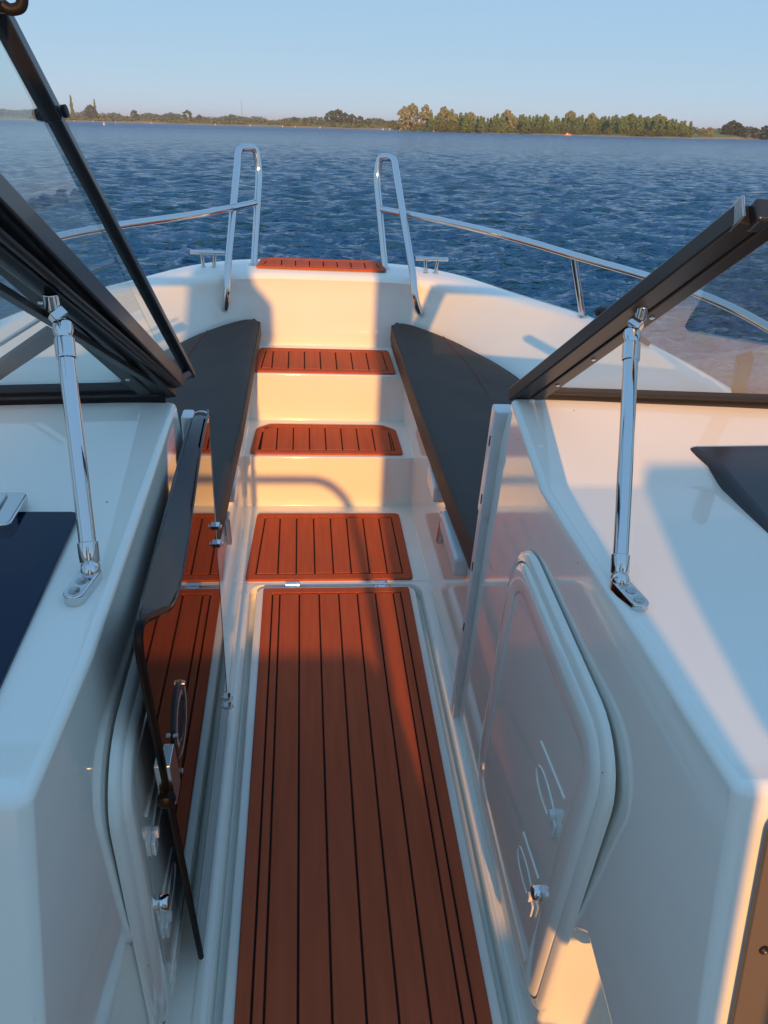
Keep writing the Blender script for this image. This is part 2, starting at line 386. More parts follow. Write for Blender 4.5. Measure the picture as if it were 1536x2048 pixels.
# ---- cushions (lift off their ledges)
def cushion(s, label):
    inner = [(1.42, .302), (1.75, .288), (2.15, .275), (2.6, .268), (3.03, .262), (3.075, .262)]
    outer = [(1.42, .80), (1.75, .775), (2.1, .735), (2.36, .695), (2.53, .655), (2.66, .605), (2.76, .553), (2.86, .50), (2.93, .452), (3.0, .398), (3.04, .358), (3.075, .325)]
    ip = lambda T, y: float(np.interp(y, [t[0] for t in T], [t[1] for t in T]))
    ys = list(np.linspace(1.42, 3.0, 40)) + [3.03, 3.05, 3.062, 3.070, 3.075]
    dt = [(0, .0, .030), (1, .0, .012), (1, .0, .0), ]
    rows = []
    for y in ys:
        a, b = ip(inner, y), ip(outer, y); e = max(0, (y-3.03)/.045); q = .016*e*e
        a += q; b -= q*1.5; z0, z1 = .398 + q*.4, .500 - q*.5
        w = b - a; P = []
        for k in range(6): t = math.pi/2*k/5; P.append((a + .012*(1-math.sin(t)) - .001, z0 + .012*(1-math.cos(t)) if k else z0))
        P = [(a+.022, z0), (a+.012, z0+.004), (a+.006, z0+.014), (a-.001, (z0+z1)/2), (a, z1-.010), (a+.002, z1-.003), (a+.0065, z1+.0005)]
        for k in range(1, 14): t = k/14; P.append((a + .0065 + (w-.013)*t, z1 + .0005 + .009*math.sin(math.pi*t)**.5*(1-.3*e) + .0012*math.sin(y*23 + t*9)*math.sin(math.pi*t)))
        P += [(b-.0065, z1+.0005), (b-.002, z1-.003), (b, z1-.010), (b, z0+.014), (b-.014, z0)]
        rows.append([Vector((s*x, y, z)) for x, z in P])
    o = MB(); o.loft(rows, closed=True); o.add(rows[-1], [tuple(range(len(rows[-1])))]); o.add(rows[0], [tuple(range(len(rows[0])))])
    me = o.build('seat_cushion', CUSH); me.matrix_world = BOAT
    tag(me, label, 'cushion', 'grey cushions on the bow seats')
    m = MB(); m.tube([r[5] + Vector((0, 0, .001)) for r in rows] + [rows[-1][k] + Vector((0, .001, .001)) for k in range(6, 21)] + [r[21] + Vector((0, 0, .001)) for r in rows[::-1]], .0026, 8, False); m.build('piping', CUSH, me)
    seam = spline([(s*.455, 2.90, .5098), (s*.50, 2.6, .5105), (s*.52, 2.2, .5108), (s*.53, 1.8, .5108), (s*.53, 1.47, .5108)], 24)
    m = MB()
    for i in range(len(seam)-1): m.tube([seam[i], seam[i].lerp(seam[i+1], .65)], .0014, 5)
    m.build('stitching', ORANGE, me)
    return me
cushion(-1, 'dark grey bow seat cushion on the left, behind the tinted glass door')
cushion(1, 'dark grey bow seat cushion on the right, behind the white door post')

# ---- consoles
def console(s, name):
    X0 = .306 if s > 0 else .332
    Y_T = [(.455, .902), (1.10, .866), (1.36, .918)] if s > 0 else [(.475, .900), (.67, .900), (1.10, .897), (1.36, .898)]
    root = MB()
    # top pod: inner side outline in the y-z plane, extruded outboard
    side = [(1.40, -.02), (1.40, .80)] + Y_T[::-1] + ([(.373, .626), (.30, .42), (.48, .375), (.59, .412), (.63, .36), (.63, -.02)] if s > 0 else [(.38, .626), (.32, .43), (.50, .40), (.60, .434), (.63, .38), (.63, -.02)])
    xo = lambda y, z: X0 + .022*max(0, 1-(y-.3)/.35) if z > .37 and y < .66 else X0
    P = [Vector((s*xo(y, z), y, z)) for y, z in side]; Q = [Vector((s*1.12, y, z)) for y, z in side]
    n = len(P)
    root.add(P + Q, [tuple(range(n)), tuple(range(2*n-1, n-1, -1))] + [(i, (i+1) % n, n+(i+1) % n, n+i) for i in range(n)])
    c = root.build(name, GEL, boat, bevel=.012, seg=4, angle=8)
    return c, X0
conR, XR = console(1, 'console')
conL, XL = console(-1, 'console')
# footwell sides aft of the bulkheads and cockpit side liners
for s in (-1, 1):
    m = MB()
    m.add([Vector((s*x, y, z)) for x, y, z in ((.345, .63, 0), (1.1, .63, 0), (1.1, -3, 0), (.345, -3, 0))], [(0, 1, 2, 3)])
    m.add([Vector((s*.98, y, z)) for y, z in ((.63, 0), (.63, .66), (-3, .66), (-3, 0))], [(0, 1, 2, 3)])
    m.add([Vector((s*x, y, .66)) for x, y in ((.98, 1.4), (1.2, 1.4), (1.2, -3), (.98, -3))], [(0, 1, 2, 3)])
    m.build('cockpit_liner', GEL, boat)

# ---- cabinet doors in the console sides
def yz(pts, x): return [Vector((x, p[0], p[1])) for p in pts]
def cab_door(s, con, X0):
    r = [.07, .05, .05, .07]
    y0, y1, z0, z1 = .642, 1.148, .085, .725
    def q(i, rr=0): return rrect(y0+i, z0+i, y1-i, z1-i, [max(.008, a-i) for a in (.10, .085, .06, .10)], 8)
    m = MB()          # moulded surround
    m.loft([yz(q(-.020), s*(X0+.002)), yz(q(-.018), s*(X0-.004)), yz(q(-.013), s*(X0-.0085)), yz(q(-.004), s*(X0-.0095)), yz(q(-.0015), s*(X0-.0105)), yz(q(-.0015), s*(X0+.004))], closed=True)
    m.build('door_surround', GEL, con)
    m = MB()
    a = [yz(q(.0015), s*(X0+.002)), yz(q(.0015), s*(X0-.009)), yz(q(.004), s*(X0-.0125)), yz(q(.016), s*(X0-.0170)), yz(q(.020), s*(X0-.0173)), yz(q(.052), s*(X0-.0173)), yz(q(.0535), s*(X0-.0168)), yz(q(.0555), s*(X0-.0142)), yz(q(.058), s*(X0-.0140))]
    m.loft(a, closed=True); m.add(a[-1], [tuple(range(len(a[-1])))])
    d = m.build('cabinet_door', GEL, con)
    xf = s*(X0-.0140); o = -s
    # recessed pulls: raised bead, leaf shaped recess rim and small clip
    for (ya, za, yb, zb, L_) in ((.845, .53, .722, .545, 1), (.83, .315, .735, .325, 1)):
        m = MB(); m.tube([(xf, ya, za), (xf, yb, zb)], .0022, 8)
        cz = za - .055; yc = (ya+yb)/2
        loop = [(xf, yc + .055*math.cos(t), cz + .022*math.sin(t)*(1+.2*math.cos(t))) for t in [2*math.pi*k/28 for k in range(29)]]
        m.tube(loop, .0018, 8, False)
        m.build('door_pull', GEL, d)
        m = MB(); m.prism([Vector((xf, yc-.052+u, cz+v)) for u, v in rrect(-.012, -.022, .010, .010, .005, 3)], (o*.006, 0, 0))
        m.prism([Vector((xf, yc-.046+u, cz+v)) for u, v in rrect(-.006, .004, .006, .020, .003, 3)], (o*.010, 0, 0))
        m.each('clip', PLASTIC, d, bevel=.0012, seg=2)
    m = MB(); lathe(m, (xf, .715, .318 if s > 0 else .345), (o, 0, 0), [(0, .0125), (.012, .0125), (.0145, .0105), (.013, .006), (.012, 0)], 24)
    lk = m.build('lock', CHROME, d)
    m = MB(); m.box((min(xf+o*.0131, xf+o*.0136), .7135, (.318 if s > 0 else .345)-.004), (max(xf+o*.0131, xf+o*.0136), .7165, (.318 if s > 0 else .345)+.004)); m.build('keyhole', RUBBER, lk, smooth=False)
cab_door(1, conR, XR); cab_door(-1, conL, XL)

# ---- door posts at the doorway
m = MB()
m.prism([Vector((x, y, .0)) for x, y in rrect(.290, 1.392, .318, 1.425, .004, 3)], (0, 0, .62))
m.build('door_post', PLASTIC, boat, bevel=.002, seg=2)
m = MB(); m.prism([Vector((x, y, .622)) for x, y in rrect(.288, 1.386, .329, 1.430, .006, 3)], (0, 0, .25)); dp = m.build('door_post', PLASTIC, boat, bevel=.006, seg=3)
m = MB()
for z in (.30, .48, .66, .80): m.prism([Vector((.2865 if z > .62 else .2885, 1.4035+u, z+v)) for u, v in rrect(-.002, -.012, .002, .012, .0019, 3)], (.002, 0, 0))
m.each('door_buffer', RUBBER, boat)
m = MB(); m.prism([Vector((x, y, .0)) for x, y in rrect(-.334, 1.40, -.312, 1.44, .005, 3)], (0, 0, .845)); m.build('door_post', PLASTIC, boat, bevel=.006, seg=3)
# ---- smoked acrylic companion door, standing open along the left console
GP = lambda *p: Vector(p)
def dx(y, z): return -.2830
main = [(1.407, .02), (1.41, .45), (1.425, .815), (1.418, .838), (1.395, .846), (1.28, .838), (1.12, .800), (1.0, .778), (.93, .777), (.872, .797), (.80, .845), (.73, .893), (.705, .900), (.692, .885), (.70, .80), (.75, .44), (.806, .02)]
gd = MB()
gd.prism([GP(-.283, y, z) for y, z in main], (-.006, 0, 0)); gd.m = [1]*len(gd.f); gd.m[0] = 0
gdo = gd.build('glass_door', [ACRYL, ACRYL_IN], boat, smooth=False)
top_in = [GP(-.2835, .735, .893), GP(-.283, .84, .818), GP(-.283, .95, .777)] + [GP(-.283, y, z) for y, z in ((1.12, .800), (1.28, .838), (1.395, .846), (1.42, .838))]
top_out = [GP(-.286, .712, .901), GP(-.3145, .835, .830)] + [GP(-.3145, y, z) for y, z in ((1.0, .835), (1.12, .838), (1.28, .842), (1.40, .842), (1.437, .836))]
m = MB(); mid = [a.lerp(b, .5) + Vector((0, 0, .006)) for a, b in zip(top_in, top_out)]
m.loft([top_in, top_out]); m.build('top_flange', SMOKE, gdo)
m = MB(); m.tube(spline([GP(-.286, y, z) for y, z in ((.806, .02), (.75, .44), (.70, .80), (.6915, .88), (.704, .902), (.73, .894), (.80, .846), (.872, .799), (.91, .783))], 5), .0056, 8); m.build('edge_seal', BLACKSEAL, gdo)
for P_, r_, m_ in ((top_out, .0026, FRAME), (top_in, .0022, FRAME), ([GP(-.284, 1.407, .02), GP(-.284, 1.41, .45), GP(-.284, 1.425, .815), GP(-.286, 1.43, .84), GP(-.30, 1.437, .842), GP(-.3145, 1.437, .836)], .0020, CHROME)):
    m = MB(); m.tube(spline(P_, 5), r_, 8); m.build('edge_trim', m_, gdo)
# latch: steel case on the free edge, black knob, ring pull
m = MB(); cy_, cz_ = .748, .60
m.prism([Vector((-.298, cy_+u-v*.12, cz_+v)) for u, v in rrect(-.022, -.048, .020, .048, .005, 3)], (.022, 0, 0))
lc = m.build('latch_case', ALU, gdo, bevel=.002, seg=2)
m = MB(); lathe(m, (-.286, cy_-.020, cz_-.016), (0, -1, -.1), [(0, .010), (.008, .013), (.016, .012), (.020, .007), (.021, 0)], 18); m.build('knob', BLACKSEAL, lc)
m = MB(); lathe(m, (-.2835, .840, .612), (1, 0, 0), [(-.001, .058), (.003, .058), (.0045, .055), (.0045, .036), (.002, .033)], 36); rg = m.build('latch_plate', BROWNAC, gdo)
m = MB(); lathe(m, (-.2832, .840, .612), (1, 0, 0), [(0, .033), (.002, .033), (.0022, .010), (.0022, 0)], 30); m.build('finger_hole', RUBBER, gdo)
m = MB()
for yy, zz in ((.785, .635), (.79, .555), (.875, .65)): lathe(m, (-.2815, yy, zz), (1, 0, 0), [(0, .0042), (.006, .0042), (.007, .003), (.007, 0)], 12)
m.each('bolt', ALU, gdo)
m = MB()
for zz in (.055, .085, .545, .59):
    m = MB()
    m.box((-.286, 1.396, zz-.005), (-.274, 1.414, zz+.005)); lathe(m, (-.272, 1.403, zz), (1, 0, 0), [(0, .0045), (.003, .0045), (.004, 0)], 12)
    m.build('hinge', CHROME, gdo, bevel=.001, seg=2)

# ---- latches, keeper blocks and caps on the locker walls
def locker_bits(s):
    x = s*.3165; i = -s
    for y0, y1 in ((1.925, 2.065), (1.56, 1.80)):
        if s < 0 and y0 < 1.9: continue
        m = MB(); m.prism([Vector((x + s*.01, y, z)) for y, z in rrect(y0, .330, y1, .388, .012, 4)], (i*.040, 0, 0))
        m.build('keeper_block', PLASTIC, boat, bevel=.010, seg=4)
    m = MB(); lathe(m, (x, 1.915, .372), (i, 0, 0), [(0, .014), (.006, .014), (.009, .011), (.006, .006), (.005, 0)], 20); m.build('snap_socket', CHROME, boat)
    m = MB()
    m.prism([Vector((x, 1.86+u, .31+v)) for u, v in rrect(-.016, -.045, .018, .040, .006, 3)], (i*.004, 0, 0))
    m.prism([Vector((x+i*.004, 1.858+u - v*.25, .30+v)) for u, v in rrect(-.012, -.075, .012, .030, .006, 3)], (i*.012, 0, 0))
    m.tube([(x+i*.012, 1.835, .33), (x+i*.012, 1.875, .33)], .006, 12)
    m.build('hasp', ALU, boat, bevel=.0015, seg=2)
locker_bits(1); locker_bits(-1)

# ---- windscreens
def quadglass(name, P, th, parent):
    P = [Vector(p) for p in P]; n = (P[1]-P[0]).cross(P[3]-P[0]).normalized()
    m = MB(); m.add(P, [(0, 1, 2, 3)]); return m.build(name, GLASS, parent, smooth=False)
def windscreen(s, base_in, top_in, base_out, top_out):
    r = empty('windscreen', parent=boat)
    bi, ti, bo, to = [Vector(p) for p in (base_in, top_in, base_out, top_out)]
    nrm = (bo-bi).cross(ti-bi).normalized()
    if nrm.z < 0: nrm = -nrm
    inb = (bi-bo).normalized()
    m = MB(); m.bar(bi - (ti-bi).normalized()*.01, ti, .034, .026, nrm)
    m.bar(bi + inb*-.030 - nrm*.010 + (ti-bi)*.03, ti + inb*-.030 - nrm*.010, .026, .012, nrm)
    fr = m.build('side_frame', ANOD, r, bevel=.003, seg=2)
    m = MB()
    for t in (.36, .62, .16): 
        p = bi.lerp(ti, t) - inb*.030 - nrm*.0165
        lathe(m, p, -nrm, [(0, .0045), (.0015, .0035), (.002, 0)], 10)
    m.each('rivet', CHROME, fr)
    m = MB(); m.bar(ti, to, .030, .030, nrm); m.bar(ti - inb*.02 - (ti-bi).normalized()*.026, to - (ti-bi).normalized()*.026, .022, .012, nrm)
    m.build('top_frame', FRAME, r, bevel=.006, seg=3)
    m = MB(); m.bar(ti - (to-ti).normalized()*.0175, ti - (to-ti).normalized()*.014, .0346, .0275, nrm); m.build('corner_cap', ALU, r, bevel=.004, seg=2)
    m = MB(); up = (ti-bi).normalized()
    m.bar(bi - inb*.01, bo, .022, .030, nrm); m.build('bottom_frame', FRAME, r, bevel=.003, seg=2)
    m = MB(); m.bar(bi - inb*.05 + up*.018 + nrm*.001, bo + up*.018 + nrm*.001, .016, .016, nrm); m.build('glazing_bead', ANOD, r, bevel=.002, seg=2)
    m = MB(); m.bar(bi + Vector((0, -.010, -.012)), bo + Vector((0, -.010, -.012)), .012, .018); m.build('base_seal', RUBBER, r, bevel=.003, seg=2)
    quadglass('glass_pane', (bi - inb*.005, bo, to, ti - inb*.005), .005, r)
    return r
windscreen(1, (.322, 1.372, .918), (.415, .895, 1.348), (1.10, 1.335, .920), (1.02, .86, 1.335))
wsl = windscreen(-1, (-.352, 1.372, .914), (-.462, .90, 1.345), (-1.10, 1.30, .910), (-1.05, .86, 1.335))
# side glass of the wrap-around screen
for s in (-1, 1):
    r = empty('side_screen', parent=boat)
    a, b, c, d = [Vector((s*x, y, z)) for x, y, z in ((1.10, 1.32, .912), (1.02, .86, 1.335), (1.07, .1, 1.30), (1.15, .1, .90))]
    m = MB(); m.add([a, b, c, d], [(0, 1, 2, 3)]); m.build('glass_pane', GLASS, r, smooth=False)
    m = MB(); m.bar(b, c, .03, .03); m.bar(a, d, .03, .024); m.bar(c, d, .03, .024, (1, 0, 0)); m.build('screen_frame', FRAME, r, bevel=.004, seg=2)
    m = MB(); m.prism([a, a.lerp(d, 1), Vector((d.x, d.y, .66)), Vector((a.x, a.y, .66))], (s*.02, 0, 0)); m.build('coaming', GEL, boat)

# ---- hinged centre screen, folded open over the left console
cs = empty('centre_screen', parent=boat)
B0, B1 = Vector((-.335, 1.385, .930)), Vector((-.440, .835, 1.395))
A0, A1 = Vector((-.318, 1.44, .925)), Vector((-.452, 1.10, 1.505))
nb = (A1-B0).cross(B1-B0).normalized()
m = MB(); m.bar(B0, B1, .034, .030, nb); m.bar(B0 + Vector((-.012, -.012, .004)), B1 + Vector((-.03, -.045, -.010)), .028, .026, nb); m.each('hinge_stile', FRAME, cs, bevel=.003, seg=2)
m = MB(); m.bar(B0 + Vector((-.020, -.030, -.006)), B1 + Vector((-.045, -.082, -.045)), .010, .012, nb); m.tube([B0 + Vector((.006, -.022, 0)), B1 + Vector((.0, -.03, -.03))], .006, 10); m.each('hinge_rod', ANOD, cs, bevel=.001, seg=2)
m = MB(); m.bar(A0 - (A1-A0)*.02, A0.lerp(A1, .80), .0165, .020, nb); m.bar(A0.lerp(A1, .79), A1, .021, .024, nb); m.each('free_stile', FRAME, cs, bevel=.003, seg=2)
m = MB(); m.bar(A1, B1 + Vector((-.06, -.12, .12)), .024, .028, nb); m.build('top_rail', FRAME, cs, bevel=.003, seg=2)
m = MB(); m.bar(A0, B0, .012, .018, nb); m.build('bottom_rail', FRAME, cs, bevel=.002, seg=2)
m = MB(); m.add([B0, A0, A1, B1 + Vector((-.06, -.12, .12))], [(0, 1, 2, 3)]); m.build('glass_pane', GLASS, cs, smooth=False)
kp = A1 + Vector((.012, -.01, .0))
m = MB(); m.tube(spline([kp + Vector((0, 0, .0)), kp + Vector((.008, 0, -.004)), kp + Vector((.020, 0, .000)), kp + Vector((.023, 0, .014)), kp + Vector((.015, 0, .03))], 6), .0065, 12); m.build('catch', RUBBER, cs)
m = MB(); lathe(m, A0.lerp(A1, .80) + nb*.014, nb, [(0, .008), (.006, .008), (.007, 0)], 14); lathe(m, A0.lerp(A1, .80) - nb*.014, -nb, [(0, .008), (.006, .008), (.007, 0)], 14); m.each('stop_button', RUBBER, cs)

# ---- windscreen stays
def stay(name, base, top, toe, clampdir):
    r = empty(name, parent=boat)
    b, t = Vector(base), Vector(top); d = (t-b).normalized()
    m = MB(); m.tube([b + d*.035, t - d*.02], .0106, 24); m.build('tube', CHROME, r)
    m = MB(); lathe(m, b + d*.018, d, [(0, .011), (.002, .0126), (.026, .0126), (.027, .0108)], 24); lathe(m, t - d*.05, d, [(0, .0108), (.001, .0126), (.026, .0126), (.028, .010)], 24); m.each('collar', CHROME, r)
    m = MB(); toe = Vector(toe).normalized(); sd_ = Vector((-toe.y, toe.x, 0))
    P = []
    for k in range(13): a = -math.pi/2 + math.pi*k/12; P.append(b + toe*(.044 + .0128*math.cos(a)) + sd_*.0128*math.sin(a))
    for k in range(13): a = math.pi/2 + math.pi*k/12; P.append(b + toe*(.0128*math.cos(a)) + sd_*.0128*math.sin(a))
    zf = b.z
    m.prism([Vector((p.x, p.y, zf-.004)) for p in P], (0, 0, .016)); m.build('foot', CHROME, r, bevel=.003, seg=3)
    m = MB(); lathe(m, (b.x, b.y, zf+.008), (0, 0, 1), [(0, .0125), (.006, .0118), (.012, .009), (.016, .004), (.017, 0)], 20)
    lathe(m, b + d*.004, d, [(0, .010), (.008, .0125), (.016, .0105)], 20); m.build('ball_joint', CHROME, r)
    m = MB()
    for q in (.023, .043):
        c = b + toe*q; lathe(m, (c.x, c.y, zf+.0122), (0, 0, 1), [(0, .0072), (.0012, .0068), (.0014, .0035), (.0005, .003), (.0005, 0)], 16)
    m.each('screw', ALU, r)
    cd = Vector(clampdir)
    m = MB(); lathe(m, t - d*.022, d, [(0, .0105), (.008, .0125), (.018, .0125), (.023, .009)], 20)
    m.bar(t + d*.002, t + cd, .020, .020, d); m.tube([t + cd, t + cd + Vector((0, 0, .022))], .0095, 16); m.build('clamp', CHROME, r, bevel=.003, seg=3)
stay('windscreen_stay', (.3275, .797, .884), (.378, 1.052, 1.158), (.22, -1, 0), (.010, .006, .012))
stay('windscreen_stay', (-.3615, .805, .902), (-.405, 1.0, 1.166), (-.22, -1, 0), (-.010, .004, .012))

# ---- dash fittings
m = MB(); pr = rrect(-.56, .10, -.412, .955, [.012, .012, .012, .012], 4)
m = MB(); m.prism([Vector((x, y, .8995)) for x, y in rrect(-1.0, .47, -.411, .957, .012, 4)], (0, 0, .006)); m.build('chart_display', SCREEN, conL, bevel=.0015, seg=2)
lt = empty('dash_handle', parent=conL)
m = MB(); m.prism([Vector((x, y, .902)) for x, y in rrect(-.62, .905, -.488, .99, .008, 4)], (0, 0, .016)); m.build('handle_base', CHROME, lt, bevel=.004, seg=3)
m = MB(); m.prism([Vector((x, y, .9182)) for x, y in rrect(-.615, .913, -.512, .980, .004, 4)], (0, 0, .004)); m.build('handle_flap', CHROME, lt, bevel=.0015, seg=2)
# dark helm pod
m = MB()
pod = [(1.10, .62, .90), ]
V = [Vector(v) for v in ((.622, .50, .906), (.622, .95, .884), (.624, 1.155, .893), (.600, 1.215, .892), (1.05, .50, .912), (1.05, .95, .892), (1.05, 1.165, .900), (1.05, 1.225, .897))]
B = [v - Vector((0, 0, .06)) for v in V]
m.add(V + B, [(0, 1, 5, 4), (1, 2, 6, 5), (2, 3, 7, 6), (8, 9, 1, 0), (9, 10, 2, 1), (10, 11, 3, 2), (11, 15, 7, 3), (12, 13, 9, 8), (8, 0, 4, 12)])
m.build('helm_pod', POD, conR, bevel=.016, seg=4)
m = MB()
P = rrect(0, 0, .52, .42, .022, 5)
a0 = Vector((.352, .4455, .880)); du = Vector((1, 0, 0)); dv = Vector((0, -.082, -.279)).normalized(); nn = Vector((0, -1, .29)).normalized()
m.prism([a0 + du*u + dv*v + nn*.001 for u, v in P], nn*.007)
tp = m.build('instrument_panel', TAN, conR, bevel=.002, seg=2)
m = MB()
for u, v in ((.018, .022), (.018, .16), (.018, .30), (.15, .016), (.3, .016)): lathe(m, a0 + du*u + dv*v + nn*.008, nn, [(0, .0055), (.0015, .0050), (.001, .003), (.0, .002), (0, 0)], 12)
m.each('screw', SCREWM, tp)

# ---- pulpit and rails
def chrome_path(name, P, r=.0135, rad=.04, parent=boat, seg=18, **k):
    m = MB(); m.tube(fillet(P, rad, 8), r, seg); return m.build(name, CHROME, parent)
PR = [(.402, 3.130, .545), (.385, 3.055, .540), (.352, 3.035, .610), (.343, 3.07, .69), (.270, 3.37, 1.083), (.218, 3.405, 1.083), (.206, 3.395, 1.00), (.247, 3.245, .67)]
PL = [(-.428, 3.130, .540), (-.402, 3.055, .532), (-.388, 3.035, .610), (-.385, 3.07, .69), (-.345, 3.37, 1.092), (-.283, 3.405, 1.092), (-.269, 3.395, 1.00), (-.293, 3.235, .67)]
for P in (PR, PL):
    p_ = empty('pulpit_hoop', parent=boat)
    chrome_path('hoop_tube', P, .0138, [0, .035, .05, .06, .024, .022, .05, 0], p_)
    m = MB(); lathe(m, Vector(P[0]) + Vector((0, -.012, 0)), (.15*(1 if P[0][0] > 0 else -1), -1, 0), [(-.006, .026), (.002, .026), (.006, .023), (.008, .014)], 24)
    lathe(m, Vector(P[-1]) + Vector((0, 0, .004)), (0, 0, 1), [(0, .024), (.004, .024), (.008, .018), (.010, .013)], 24); m.each('flange', CHROME, p_)
RR = [(.222, 3.345, .890), (.43, 3.15, .895), (.598, 2.945, .9), (.72, 2.78, .9), (.827, 2.63, .897), (1.01, 2.33, .9), (1.098, 2.11, .9), (1.135, 1.89, .897), (1.15, 1.6, .89), (1.15, 1.35, .85), (1.18, 1.22, .68)]
RL = [(-.280, 3.345, .895), (-.46, 3.07, .9), (-.713, 2.81, .9), (-.86, 2.62, .9), (-1.0, 2.34, .9), (-1.09, 2.05, .9), (-1.14, 1.8, .9), (-1.15, 1.5, .88), (-1.18, 1.3, .68)]
for P, posts, sg in ((RR, ((.827, 2.632, .895, .915, 2.665),(1.148, 1.60, .89, 1.17, 1.58)), 1), (RL, ((-.92, 2.50, .9, -.965, 2.55), (-1.115, 1.93, .9, -1.13, 1.92)), -1)):
    rl = empty('bow_rail', parent=boat)
    m = MB(); m.tube(spline(P, 8), .0132, 16); m.build('rail_tube', CHROME, rl)
    for x, y, z, bx, by in posts:
        m = MB(); m.tube([(bx, by, .672), (x, y, z)], .0118, 14);
        lathe(m, (bx, by, .674), (0, 0, 1), [(0, .021), (.004, .021), (.008, .014)], 18); m.build('stanchion', CHROME, rl)
# cleats
for cxp, cyp, sg in ((.432, 3.20, 1), (-.468, 3.175, -1)):
    m = MB()
    m.tube([(cxp-.062, cyp, .732), (cxp+.062, cyp, .732)], .0085, 14)
    for e in (-1, 1):
        lathe(m, (cxp+e*.062, cyp, .732), (e, 0, 0), [(0, .0085), (.003, .0092), (.006, .008), (.008, 0)], 14)
        m.tube([(cxp+e*.020, cyp, .670), (cxp+e*.026, cyp, .732)], .0078, 12)
        lathe(m, (cxp+e*.020, cyp, .674), (0, 0, 1), [(0, .014), (.003, .013), (.004, .008)], 14)
    m.build('cleat', CHROME, boat)
m = MB()
lathe(m, (.955, 2.575, .672), (0, 0, 1), [(0, .030), (.012, .020), (.030, .020), (.040, .033), (.058, .033), (.066, .02), (.067, 0)], 18); m.tube([(.96, 2.56, .715), (1.00, 2.46, .70), (1.04, 2.36, .685)], [.016, .014, .008], 10); m.build('mooring_cleat', RUBBER, boat)
# left: wiper outside the screen; right: dark bar standing in for a reflection
for s, px_ in ((-1, -.62), (1, .86)):
    wp = empty('wiper_and_reflection', parent=boat)
    if s < 0: a, b = Vector((-.73, 1.475, .875)), Vector((-.555, 1.43, 1.0))
    else: a, b = Vector((.83, 1.46, .90)), Vector((.72, 1.30, 1.03))
    m = MB(); m.bar(a, b, .030, .02, (0, 1, .6)); m.build('dark_bar', BLACKSEAL, wp, bevel=.004, seg=2)
    if s < 0: m = MB(); m.tube([a.lerp(b, .35) + Vector((0, -.01, .045)), b + Vector((-.02, 0, .025))], .004, 10); m.build('arm', CHROME, wp)

# ---- blockers added out of view behind the camera, shaped to shade the bow
m = MB()
m.box((-.95, -1.55, .0), (.95, -1.0, .45)); m.build('aft_blocker', GEL, boat, bevel=.02)
BLOCKER = mat('tan_blocker', (.34, .29, .25), .5)  # colour of the added blockers
def blocker_panel(pts, name, y=-1.0):  # unseen upright panel, outline cut for the shadow it throws
    m = MB(); m.prism([Vector((x, y, z)) for x, z in pts], (0, -.10, 0)); m.build(name, BLOCKER, boat, bevel=.02)
blocker_panel([(-.34, .4), (.17, .4), (.17, .70), (.13, .80), (.06, .865), (-.34, .865)], 'low_blocker')
blocker_panel([(.166, .72), (.19, .74), (.21, .88), (.330, .88), (.330, 1.95), (.30, 2.1), (.163, 2.1), (.163, .95)], 'right_blocker')  # tall narrow panel added to shade the right of the bow wall
blocker_panel([(.166, .3), (.262, .3), (.262, .88), (.212, .88), (.19, .74), (.166, .70)], 'base_blocker', -1.0); blocker_panel([(.262, .3), (.33, .3), (.33, .60), (.262, .60)], 'base_blocker', -1.0)
blocker_panel([(.375, .3), (1.0, .3), (1.0, 1.585), (.49, 1.58), (.41, 1.47), (.375, 1.40)], 'right_blocker')
blocker_panel([(-.85, .3), (-.322, .3), (-.322, 1.64), (-.245, 1.74), (-.25, 1.88), (-.32, 1.96), (-.36, 2.12), (-.55, 2.12), (-.58, 1.70), (-.85, 1.70)], 'left_blocker')  # edge bulges to throw a head-shaped shadow on the bow wall
m = MB(); m.tube(fillet([(-.6, -1.0, 1.22), (-.04, -1.0, 1.22), (.045, -1.0, 1.13), (.105, -1.0, .90), (.12, -1.0, .5)], [0, .10, .12, .1, 0], 8), .018, 14); m.build('shadow_tube', CHROME, boat)  # unseen tube, bent to throw the curved shadow over the lower step

# ================================================================== WATER (world axes)
rs = np.random.RandomState(11)
def fan(r0, ratio, rmax, half_deg, step_deg, cx=0.0):
    R = [r0]
    while R[-1] < rmax: R.append(R[-1] * ratio + 0)
    R = np.array(R); A = np.radians(np.arange(-half_deg, half_deg + step_deg/2, step_deg))
    rr, aa = np.meshgrid(R, A, indexing='ij')
    return rr, aa
rr, aa = fan(2.2, 1.005, 2600, 50, .09)
X = rr*np.sin(aa); Y = rr*np.cos(aa); Z = np.zeros_like(X); DX = np.zeros_like(X); DY = np.zeros_like(X)
cell = rr*.005
for i in range(110):
    lam = 10 ** rs.uniform(math.log10(.13), math.log10(1.7)); k = 2*math.pi/lam
    th = math.radians(-100 + rs.normal(0, 31)); dx_, dy_ = math.cos(th), math.sin(th)
    amp = .0112 * lam * min(1.0, (.7/lam)**1.15) * rs.uniform(.5, 1.5)
    att = np.clip((lam/cell - 2.0)/2.0, 0, 1)
    ph = k*(X*dx_ + Y*dy_) + rs.uniform(0, 6.28)
    # slow gusty modulation
    md = .75 + .45*np.sin((X*math.cos(i) + Y*math.sin(i))*2*math.pi/(lam*7.3) + i)
    a = amp*att*md
    Z += a*np.sin(ph); DX -= a*.85*np.cos(ph)*dx_ * -1 * -1; DY -= a*.85*np.cos(ph)*dy_ * -1 * -1
X = X + DX*-1; Y = Y + DY*-1
n0, n1 = X.shape
co = np.stack([X, Y, Z], -1).reshape(-1, 3).astype(np.float32)
idx = np.arange(n0*n1).reshape(n0, n1)
q = np.stack([idx[:-1, :-1], idx[:-1, 1:], idx[1:, 1:], idx[1:, :-1]], -1).reshape(-1, 4)[:, ::-1]
